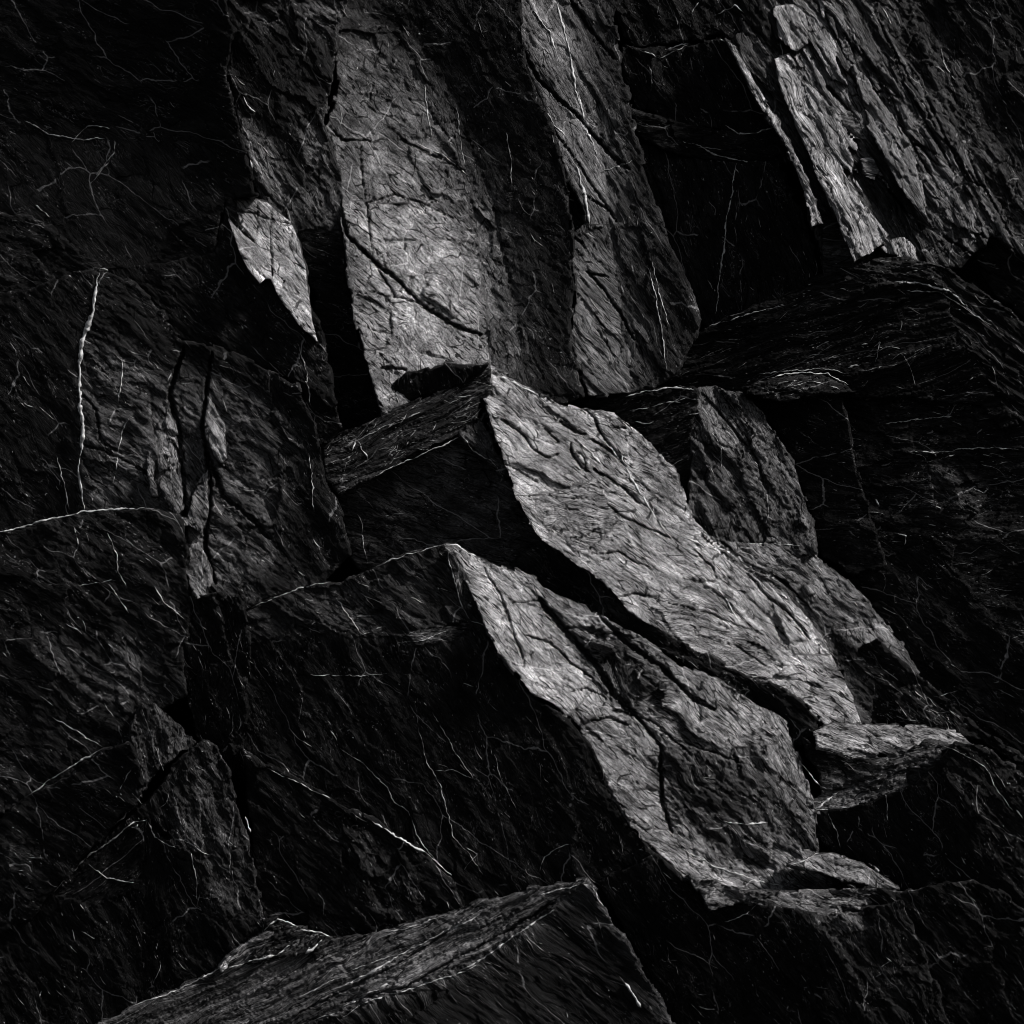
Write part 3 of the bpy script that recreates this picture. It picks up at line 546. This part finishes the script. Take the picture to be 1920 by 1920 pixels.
blk('foot of the second slab, a grey pointed wedge with a black hollow under it',
    [(1478,1622),(1495,1612),(1530,1600),(1560,1598),(1600,1608),(1640,1628),(1672,1655),(1685,1668),(1640,1664),(1590,1655),(1560,1640),(1520,1632)], (1530,1620,-190), (.25,0,.2,30,1.1), (), name='rock_wedge', edge=3, back=90,
    veins=[(2,[(1480,1622),(1505,1614),(1535,1600)])], threads=4)
blk('shallow rubbly grey apron below the foot of the second slab',
    [(1290,1640),(1380,1665),(1480,1672),(1540,1668),(1640,1664),(1690,1672),(1700,1690),(1640,1705),(1600,1712),(1540,1720),(1495,1710),(1430,1700),(1370,1695),(1330,1705)], (1450,1690,-215), (.12,0,.13,18,1.8), (), name='rock_apron', edge=4, threads=40)
blk('pale lumpy ledge at the foot of the largest bright slab',
    [(1525,1372),(1560,1357),(1625,1357),(1690,1362),(1760,1368),(1800,1372),(1822,1395),(1850,1405),(1800,1400),(1765,1392),(1735,1388),(1712,1410),(1690,1425),(1650,1415),(1622,1420),(1600,1428),(1560,1415),(1527,1408)], (1560,1390,-60), (.38,0,.28,20,1.4),
    [([(1640,1390),(1720,1385),(1700,1425),(1650,1415)], .1,0,.13)], name='rock_shelf', stri=1.4, edge=5, threads=8)
blk('dim broken underside below the pale lumpy ledge',
    [(1505,1380),(1530,1400),(1600,1422),(1690,1420),(1735,1385),(1790,1395),(1800,1440),(1740,1470),(1690,1490),(1600,1512),(1525,1522),(1522,1500),(1540,1490),(1530,1440),(1512,1420)], (1600,1470,-62), (-.4,0,.03,15,1.4),
    [([(1525,1490),(1600,1470),(1700,1440),(1710,1480),(1600,1515),(1522,1525)], .4,0,.2,-12,1.6),([(1620,1425),(1735,1395),(1790,1400),(1790,1430),(1700,1445)],.25,0,.14,-12,1.5)], name='rock_overhang', threads=20,
    veins=[(2,[(1503,1432),(1525,1460),(1540,1475)]),(3.5,[(1525,1520),(1550,1500),(1570,1485)]),(2,[(1525,1520),(1570,1518),(1620,1510)])])
blk('large black block below the pale ledge with a bright-threaded right shoulder',
    [(1525,1520),(1600,1512),(1700,1478),(1750,1440),(1790,1392),(1850,1402),(1880,1425),(1960,1480),(2180,1640),(2180,1780),(1960,1720),(1860,1690),(1780,1665),(1690,1675),(1640,1640),(1560,1600),(1530,1570)],
    (1640,1560,-100), (-.44,-.1,.02,50,.7),
    [([(1790,1392),(1880,1425),(1960,1480),(2180,1640),(2180,1780),(1960,1720),(1860,1620),(1770,1450)], -.22,-.1,.04,52,1.3)], threads=120,
    veins=[(1.6,[(1660,1490),(1662,1510),(1666,1538)]),(1.6,[(1552,1525),(1570,1560),(1575,1590)]),(1.5,[(1770,1400),(1800,1410),(1850,1440),(1868,1480),(1900,1520)]),(3,[(1905,1518),(1920,1538)])])
blk('dark sloping shoulder in the lower right corner',
    [(1590,1660),(1690,1672),(1780,1652),(1830,1650),(1880,1672),(1960,1730),(2180,1860),(2180,2180),(1780,2180),(1760,1950),(1740,1850),(1700,1740)], (1760,1740,-230), (-.32,-.15,.03,48,1.1), (), name='rock_shoulder', threads=150)
blk('charcoal ridge with a sandy top below the foot of the second slab',
    [(1330,1702),(1370,1692),(1430,1695),(1500,1706),(1560,1716),(1640,1700),(1690,1688),(1712,1725),(1750,1830),(1790,1950),(1830,2180),(1200,2180),(1230,1960),(1200,1800),(1120,1650),(1230,1600)], (1560,1800,-250), (-.44,-.1,.02,55,.8),
    [([(1490,1705),(1560,1716),(1690,1688),(1712,1725),(1780,1920),(1830,2180),(1700,2180),(1640,1950),(1560,1790)], -.2,-.1,.05,58,1.3),
     ([(1530,1712),(1620,1702),(1640,1740),(1560,1760)], .1,-.1,.14,50,1.6)], name='rock_ridge', threads=130,
    veins=[(2,[(1650,1812),(1665,1805),(1672,1800)]),(1.8,[(1355,1730),(1400,1715),(1420,1695)])])
blk('wide dark face with fine hanging white threads left of the second slab',
    [(445,1158),(452,1148),(500,1122),(560,1102),(600,1090),(640,1088),(700,1062),(760,1035),(832,1022),(850,1045),(885,1110),(905,1170),(945,1240),(1000,1308),(1065,1345),(1110,1400),(1150,1500),(1180,1550),(1240,1605),(1260,1660),(1110,1700),(900,1760),(840,1730),(780,1660),(620,1520),(500,1450),(440,1400),(448,1280)],
    (800,1250,-65), (-.38,-.1,.03,60,.8),
    [([(450,1150),(560,1100),(640,1088),(700,1062),(832,1020),(862,1065),(885,1165),(760,1190),(600,1190),(460,1200)], -.16,-.05,.06,40,1.2),
     ([(560,1110),(640,1095),(720,1180),(680,1195),(620,1180)], .08,-.05,.11,30,1.2),
     ([(760,1190),(840,1170),(900,1165),(860,1200),(780,1215)], .05,0,.1,-8,1.3)],
    name='rock_overhang', threads=150,
    veins=[(2.2,[(470,1140),(510,1122),(560,1103),(620,1090)]),(1.7,[(705,1062),(760,1040),(830,1022)]),(1.8,[(750,1205),(800,1200),(840,1182)]),(1.8,[(880,1162),(910,1175),(930,1190)]),(1.8,[(630,1120),(650,1150),(680,1190),(720,1175)]),(1.3,[(580,1265),(660,1268),(730,1262)]),
           (1.5,[(640,1405),(680,1430),(725,1475),(740,1505),(765,1520),(780,1560),(800,1595),(845,1640)]),(1.5,[(785,1360),(800,1430),(825,1470),(840,1530),(850,1570),(880,1600),(905,1640)]),(1.4,[(810,1335),(830,1370),(860,1420),(890,1460)]),(1.2,[(925,1410),(940,1460),(970,1520)]),(1.5,[(1013,1635),(1020,1608),(1050,1588),(1070,1580)]),(1.4,[(872,1590),(895,1602),(875,1620),(872,1630)]),(1.6,[(870,1280),(888,1286)]),(1.3,[(815,1445),(850,1445),(890,1462)])])
blk('dark tilted plate with a thin bright upper edge, above the foreground ledge',
    [(455,1405),(500,1430),(560,1462),(640,1507),(700,1535),(760,1575),(800,1605),(846,1650),(870,1700),(900,1760),(760,1790),(600,1800),(490,1780),(480,1650),(470,1560)], (600,1600,-105), (-.4,-.15,.028,48,1),
    [([(640,1530),(760,1600),(820,1720),(700,1740),(640,1660)], -.15,-.1,.045,55,1.3)], name='rock_plate', threads=90, edge=6,
    veins=[(1.8,[(500,1440),(560,1468),(620,1498)]),(3,[(698,1542),(730,1560),(770,1585),(800,1600)]),(1.4,[(800,1600),(825,1622),(848,1640)])])
blk('tall dim left slab crossed by a thick vertical white vein, pale scabs on its right',
    [(-260,560),(-100,560),(60,540),(120,515),(190,505),(240,525),(285,560),(340,640),(400,648),(480,680),(560,722),(590,790),(600,830),(610,900),(640,960),(655,1040),(600,1095),(500,1125),(450,1150),(400,1150),(355,1140),(345,975),(280,965),(160,965),(60,995),(-60,1020),(-260,1060)],
    (250,750,70), (-.25,-.25,.05,42,1.1),
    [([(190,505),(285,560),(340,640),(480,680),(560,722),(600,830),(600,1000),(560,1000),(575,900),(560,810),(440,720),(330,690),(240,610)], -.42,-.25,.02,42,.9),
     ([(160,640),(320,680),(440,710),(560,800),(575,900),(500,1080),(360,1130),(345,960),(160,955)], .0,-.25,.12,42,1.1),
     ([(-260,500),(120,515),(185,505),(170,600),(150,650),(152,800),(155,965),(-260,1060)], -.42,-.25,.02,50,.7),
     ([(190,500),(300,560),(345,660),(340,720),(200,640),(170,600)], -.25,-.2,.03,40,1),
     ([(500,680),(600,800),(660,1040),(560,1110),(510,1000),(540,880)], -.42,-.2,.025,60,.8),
     ([(295,800),(315,775),(332,800),(340,960),(310,950),(300,900)], .25,-.1,.2,70,1.2),
     ([(298,845),(315,835),(325,872),(300,882)], .5,0,.36,60,.5),
     ([(316,782),(326,790),(330,825),(318,828)], .5,0,.34,60,.5),
     ([(386,738),(405,770),(425,820),(424,860),(400,840),(384,790)], .45,-.1,.3,55,.8),
     ([(352,960),(370,915),(390,890),(392,960),(382,1030),(395,1080),(385,1110),(360,1110)], .3,-.1,.2,50,.9),
     ([(430,800),(520,780),(575,860),(500,900)], -.05,-.1,.09,45)],
    name='rock_slab', threads=200,
    cracks=[(5,20,[(345,650),(330,700),(318,740),(335,800),(345,900),(347,1000),(346,1080),(355,1140)]),(4,17,[(398,660),(388,730),(380,800),(390,860),(395,940),(385,1020),(400,1090)]),(5,18,[(388,850),(420,930),(480,980),(505,1010)]),(2,9,[(155,740),(180,770),(190,830),(230,850)]),(1.8,8,[(160,835),(220,855),(280,890)]),(4,14,[(382,990),(390,1050),(405,1095)]),(3,12,[(325,830),(340,870),(355,905)])],
    veins=[(8.5,[(185,512),(178,560),(172,590),(155,640),(149,680),(150,720),(150,760),(156,800),(155,830),(149,855)]),(4,[(149,858),(147,890),(152,920),(158,955)]),(1.9,[(227,668),(230,705),(223,740),(220,760)]),(2,[(240,785),(228,810),(222,850),(215,890),(212,905)]),(1.7,[(580,850),(585,900),(588,960)]),(1.6,[(105,855),(118,900),(130,955)]),(2,[(320,700),(315,715)])])
SB = 'pale scabs beside the black cracks of the left slab'
def scab(label, P, tone, off=-4, g=.4, ang=58): blk(label, P, (P[0][0], P[0][1], 'tall dim left slab', off), (g*.7,-.2,tone*.72,ang,1.3), (), name='rock_scab', group=SB, edge=3, threads=0, back=40, jag=.6)
scab('upper narrow white scab left of the first black crack', [(312,762),(318,770),(328,790),(333,815),(330,828),(318,830),(312,815),(308,790)], .33)
scab('smooth rounded white scab left of the first black crack', [(298,845),(306,832),(318,842),(326,862),(320,874),(300,884),(296,866)], .36)
scab('grey tongue-shaped scab under the smooth rounded one', [(302,884),(318,876),(335,885),(344,920),(345,955),(330,968),(312,950),(300,915)], .2)
scab('pale elongated scab right of the second black crack', [(388,738),(398,748),(408,772),(422,795),(426,830),(424,858),(415,868),(400,850),(388,825),(384,780)], .32)
scab('widest grey scab between the two black cracks', [(390,880),(391,920),(392,955),(384,985),(378,1000),(356,985),(353,965),(360,930),(372,905)], .28)
scab('lower grey scab between the two black cracks', [(354,1020),(372,1018),(384,1040),(392,1060),(398,1090),(382,1118),(366,1122),(354,1100),(350,1060)], .22)
scab('small dim scab left of the narrow white one', [(276,845),(290,838),(294,862),(288,900),(296,930),(284,930),(276,895)], .18)
scab('grey curved scab near the right rim of the left slab', [(510,772),(530,768),(558,790),(575,825),(574,850),(556,840),(530,805)], .13, -6, .2)
blk('low left block capped by a long thin white seam',
    [(-260,1050),(-60,1022),(0,1000),(60,985),(120,970),(165,958),(230,956),(290,955),(348,970),(352,1080),(362,1150),(345,1210),(350,1300),(300,1340),(262,1420),(150,1460),(60,1500),(-260,1640)], (200,1150,48), (-.26,-.2,.045,40,1.2),
    [([(-260,1050),(60,990),(130,1100),(100,1300),(-260,1640)], -.38,-.2,.025,35,.9),
     ([(60,1180),(170,1230),(260,1290),(250,1340),(150,1280),(70,1240)], .0,-.1,.075,38,1.2),
     ([(235,1200),(270,1230),(262,1300),(240,1270)], .2,-.1,.13,60,1.3)],
    threads=170, edge=4, veins=[(2.8,[(-10,1000),(40,988),(100,972),(160,958),(220,954),(290,954)]),(1.8,[(202,1000),(220,1040),(222,1070),(235,1100)]),(1.8,[(145,1098),(180,1092),(218,1088)]),(1.6,[(205,1095),(225,1125),(242,1150)]),(2,[(138,990),(148,1020)]),(1.6,[(290,1100),(310,1130),(345,1160)]),(2.4,[(100,1345),(150,1375),(170,1388),(190,1400)])])
blk('crumbly dark cleft fill between the low left block and the wide dark face',
    [(348,1120),(400,1110),(460,1120),(470,1250),(455,1400),(480,1480),(410,1440),(370,1390),(350,1310),(335,1220)], (400,1250,15), (-.36,0,.03,70,1.8), (), name='rock_rubble', threads=70)
blk('dim grey shard standing over the crossing cracks in the lower left',
    [(245,1395),(250,1340),(265,1318),(290,1322),(330,1355),(368,1392),(330,1420),(295,1450),(268,1480),(240,1450)], (290,1400,-30), (-.08,-.1,.075,70,1.5), (), name='rock_shard', threads=18)
blk('dark lower left slope under the beaded seam',
    [(-260,1620),(0,1540),(40,1500),(110,1465),(150,1440),(190,1405),(245,1395),(262,1440),(270,1490),(200,1560),(120,1650),(60,1720),(-260,1900)], (100,1550,-60), (-.42,-.15,.028,40,1.1), [([(0,1580),(70,1575),(60,1640),(20,1640)], 0,0,.08,20)], name='rock_flank', threads=110,
    veins=[(2.2,[(55,1490),(90,1465),(130,1440),(160,1422),(190,1405)]),(2,[(225,1480),(240,1450),(250,1440)])])
blk('pyramid-shaped block with a dim speckled right face in the lower left',
    [(378,1388),(405,1398),(430,1450),(450,1520),(470,1590),(482,1660),(500,1720),(515,1780),(440,1850),(300,1960),(200,2180),(-260,2180),(-260,1860),(20,1730),(100,1660),(160,1600),(250,1520),(280,1500),(330,1430)], (350,1600,-115), (-.38,-.1,.028,62,1.1),
    [([(378,1388),(410,1410),(440,1500),(455,1580),(420,1610),(340,1590),(300,1550),(320,1490),(350,1430)], .0,-.1,.075,65,1.4),
     ([(420,1600),(460,1590),(490,1720),(400,1720),(370,1620)], -.12,-.1,.06,65,1.2),
     ([(272,1535),(300,1560),(320,1640),(330,1960),(270,1960),(268,1640)], -.5,0,.012,80,.8),
     ([(105,1680),(230,1560),(272,1535),(268,1660),(180,1700)], -.18,-.1,.04,-40,1.2)], name='rock_pyramid', threads=240,
    cracks=[(4,16,[(300,1430),(275,1490),(240,1530)]),(6,24,[(285,1540),(305,1565),(320,1570)])],
    veins=[(2.8,[(100,1675),(130,1640),(165,1605),(210,1575),(245,1545),(275,1535)]),(2,[(140,1610),(165,1590),(190,1560),(230,1535),(250,1510)]),(2,[(275,1540),(290,1570),(330,1590)]),(1.8,[(345,1575),(370,1590),(395,1605)]),(1.8,[(358,1600),(368,1640),(370,1690)]),(1.8,[(165,1620),(200,1645),(260,1658)]),(1.8,[(470,1560),(465,1545),(460,1530)])])
blk('long foreground ledge with brushed pale streaks rising to a blunt peak at the bottom',
    [(60,2180),(100,1960),(180,1920),(250,1885),(330,1855),(400,1820),(430,1790),(470,1760),(500,1745),(560,1752),(620,1757),(700,1748),(780,1728),(850,1710),(900,1690),(960,1672),(1030,1660),(1100,1650),(1112,1665),(1140,1712),(1170,1750),(1200,1810),(1240,1870),(1275,1940),(1320,2180)], (1080,1670,-330), (.0,-.04,.13,-26,1.3),
    [([(1100,1655),(1150,1720),(1210,1820),(1275,1930),(1320,2180),(460,2180),(560,1935),(640,1895),(720,1870),(800,1835),(880,1805),(960,1755),(1040,1700)], -.32,-.12,.035,38,.55),
     ([(100,1960),(250,1885),(400,1820),(520,1800),(400,1870),(300,1920),(200,2000)], -.12,0,.07,-24,1.2),
     ([(680,1860),(740,1800),(860,1760),(980,1700),(900,1780),(800,1830),(700,1880)], .16,0,.27,-28,1.2),
     ([(460,2180),(560,1935),(720,1870),(860,1850),(700,1960),(600,2180)], -.45,0,.02,60,1)],
    name='rock_shelf', stri=1.7, threads=260, edge=4, cracks=[(3,12,[(560,1900),(660,1850),(760,1800),(850,1740)]),(3,12,[(640,1880),(760,1850),(850,1800),(960,1740),(1040,1690)])],
    veins=[(4,[(640,1850),(700,1820),(760,1785),(830,1750),(900,1715)]),(3.5,[(640,1888),(700,1858),(740,1840)]),(3.5,[(860,1822),(900,1800),(950,1765),(990,1738),(1040,1705)]),(2.2,[(250,1885),(330,1858),(400,1822),(450,1790)]),(2.4,[(720,1748),(760,1742),(850,1712)]),(2.4,[(1010,1680),(1050,1668),(1085,1660)]),(5,[(1172,1842),(1190,1870),(1202,1890)]),(2,[(1105,1655),(1125,1690),(1133,1697)]),(2.5,[(640,1910),(680,1880),(800,1845),(900,1810)]),(1.8,[(560,1870),(600,1850),(660,1820),(740,1790)])])
SL = 'bright slivers on the left end of the foreground ledge'
blk('bright lens-shaped sliver at the left end of the foreground ledge', [(410,1812),(425,1795),(450,1780),(480,1765),(492,1762),(488,1775),(460,1790),(430,1808),(415,1822)], (440,1790,'long foreground ledge',-5), (.3,0,.3,-30,1.4), (), name='rock_sliver', group=SL, edge=3, back=60, threads=0)
blk('dim crumbly strip with white rims above the foreground ledge', [(498,1728),(520,1718),(560,1738),(600,1745),(622,1757),(600,1780),(560,1790),(520,1800),(450,1810),(480,1780),(505,1760)], (540,1760,'long foreground ledge',-4), (-.05,0,.05,-28,1.8), (), name='rock_sliver', group=SL, edge=4, back=80, threads=40,
    veins=[(2.5,[(495,1745),(520,1722),(560,1738)]),(3,[(430,1815),(480,1800),(520,1790),(545,1772)]),(3.5,[(572,1790),(590,1775),(605,1762)]),(2,[(560,1742),(600,1748),(620,1756)])])

# ---------------------------------------------------------------- build
for k, b in enumerate(B): b.solve(k)
CS = 6.0
CX, CY = np.meshgrid(np.arange(-300, 2220, CS), np.arange(-300, 2220, CS))
maps = []
for b in B:
    m = inpoly(CX, CY, b.outline); z = np.where(m, b.depth(CX, CY), 1e5); maps.append(z)
stack = np.stack(maps); order = np.argsort(stack, axis=0)[:2]
m1 = np.take_along_axis(stack, order[:1], 0)[0]; m2 = np.take_along_axis(stack, order[1:2], 0)[0]; own = order[0]
def near(M, px, py):
    i = np.clip(((px+300)/CS+.5).astype(int), 0, M.shape[1]-1); j = np.clip(((py+300)/CS+.5).astype(int), 0, M.shape[0]-1); return M[j, i]
for k, b in enumerate(B):
    ok = np.where(own == k, m2, m1)
    b.build(k, lambda px, py: near(ok, px, py))
# the cliff body behind and around the blocks
c = 22.
X, Y = np.meshgrid(np.arange(-3200, 5200, c), np.arange(-2600, 2400, c))
Z = 430+.35*(960-Y)*.5+160*fbm(X/600, Y/600, 5, 3)+60*np.abs(fbm((X+Y)/200, (X-Y)/500, 4, 8))
inn = (X > -300) & (X < 2220) & (Y > -300) & (Y < 2220)
fr = blur(inn.astype(float), 4)
Z = np.maximum(Z, 380)*(fr)+(1-fr)*(250+.5*(960-Y)*.6+150*fbm(X/500, Y/500, 5, 13))
ny, nx = X.shape; I = np.arange(ny*nx).reshape(ny, nx)
Q = np.stack([I[:-1, :-1], I[1:, :-1], I[1:, 1:], I[:-1, 1:]], -1).reshape(-1, 4)
st = np.stack([(X+Y)/14, (Y-X)/14, X*0], -1)
cl = make_mesh('cliff', world(X, Y, Z).reshape(-1, 3), Q, ROCK, None, {'tone': ('FLOAT', np.full(ny*nx, .03)), 'strat': ('FLOAT_VECTOR', st)})
cl['kind'] = 'structure'
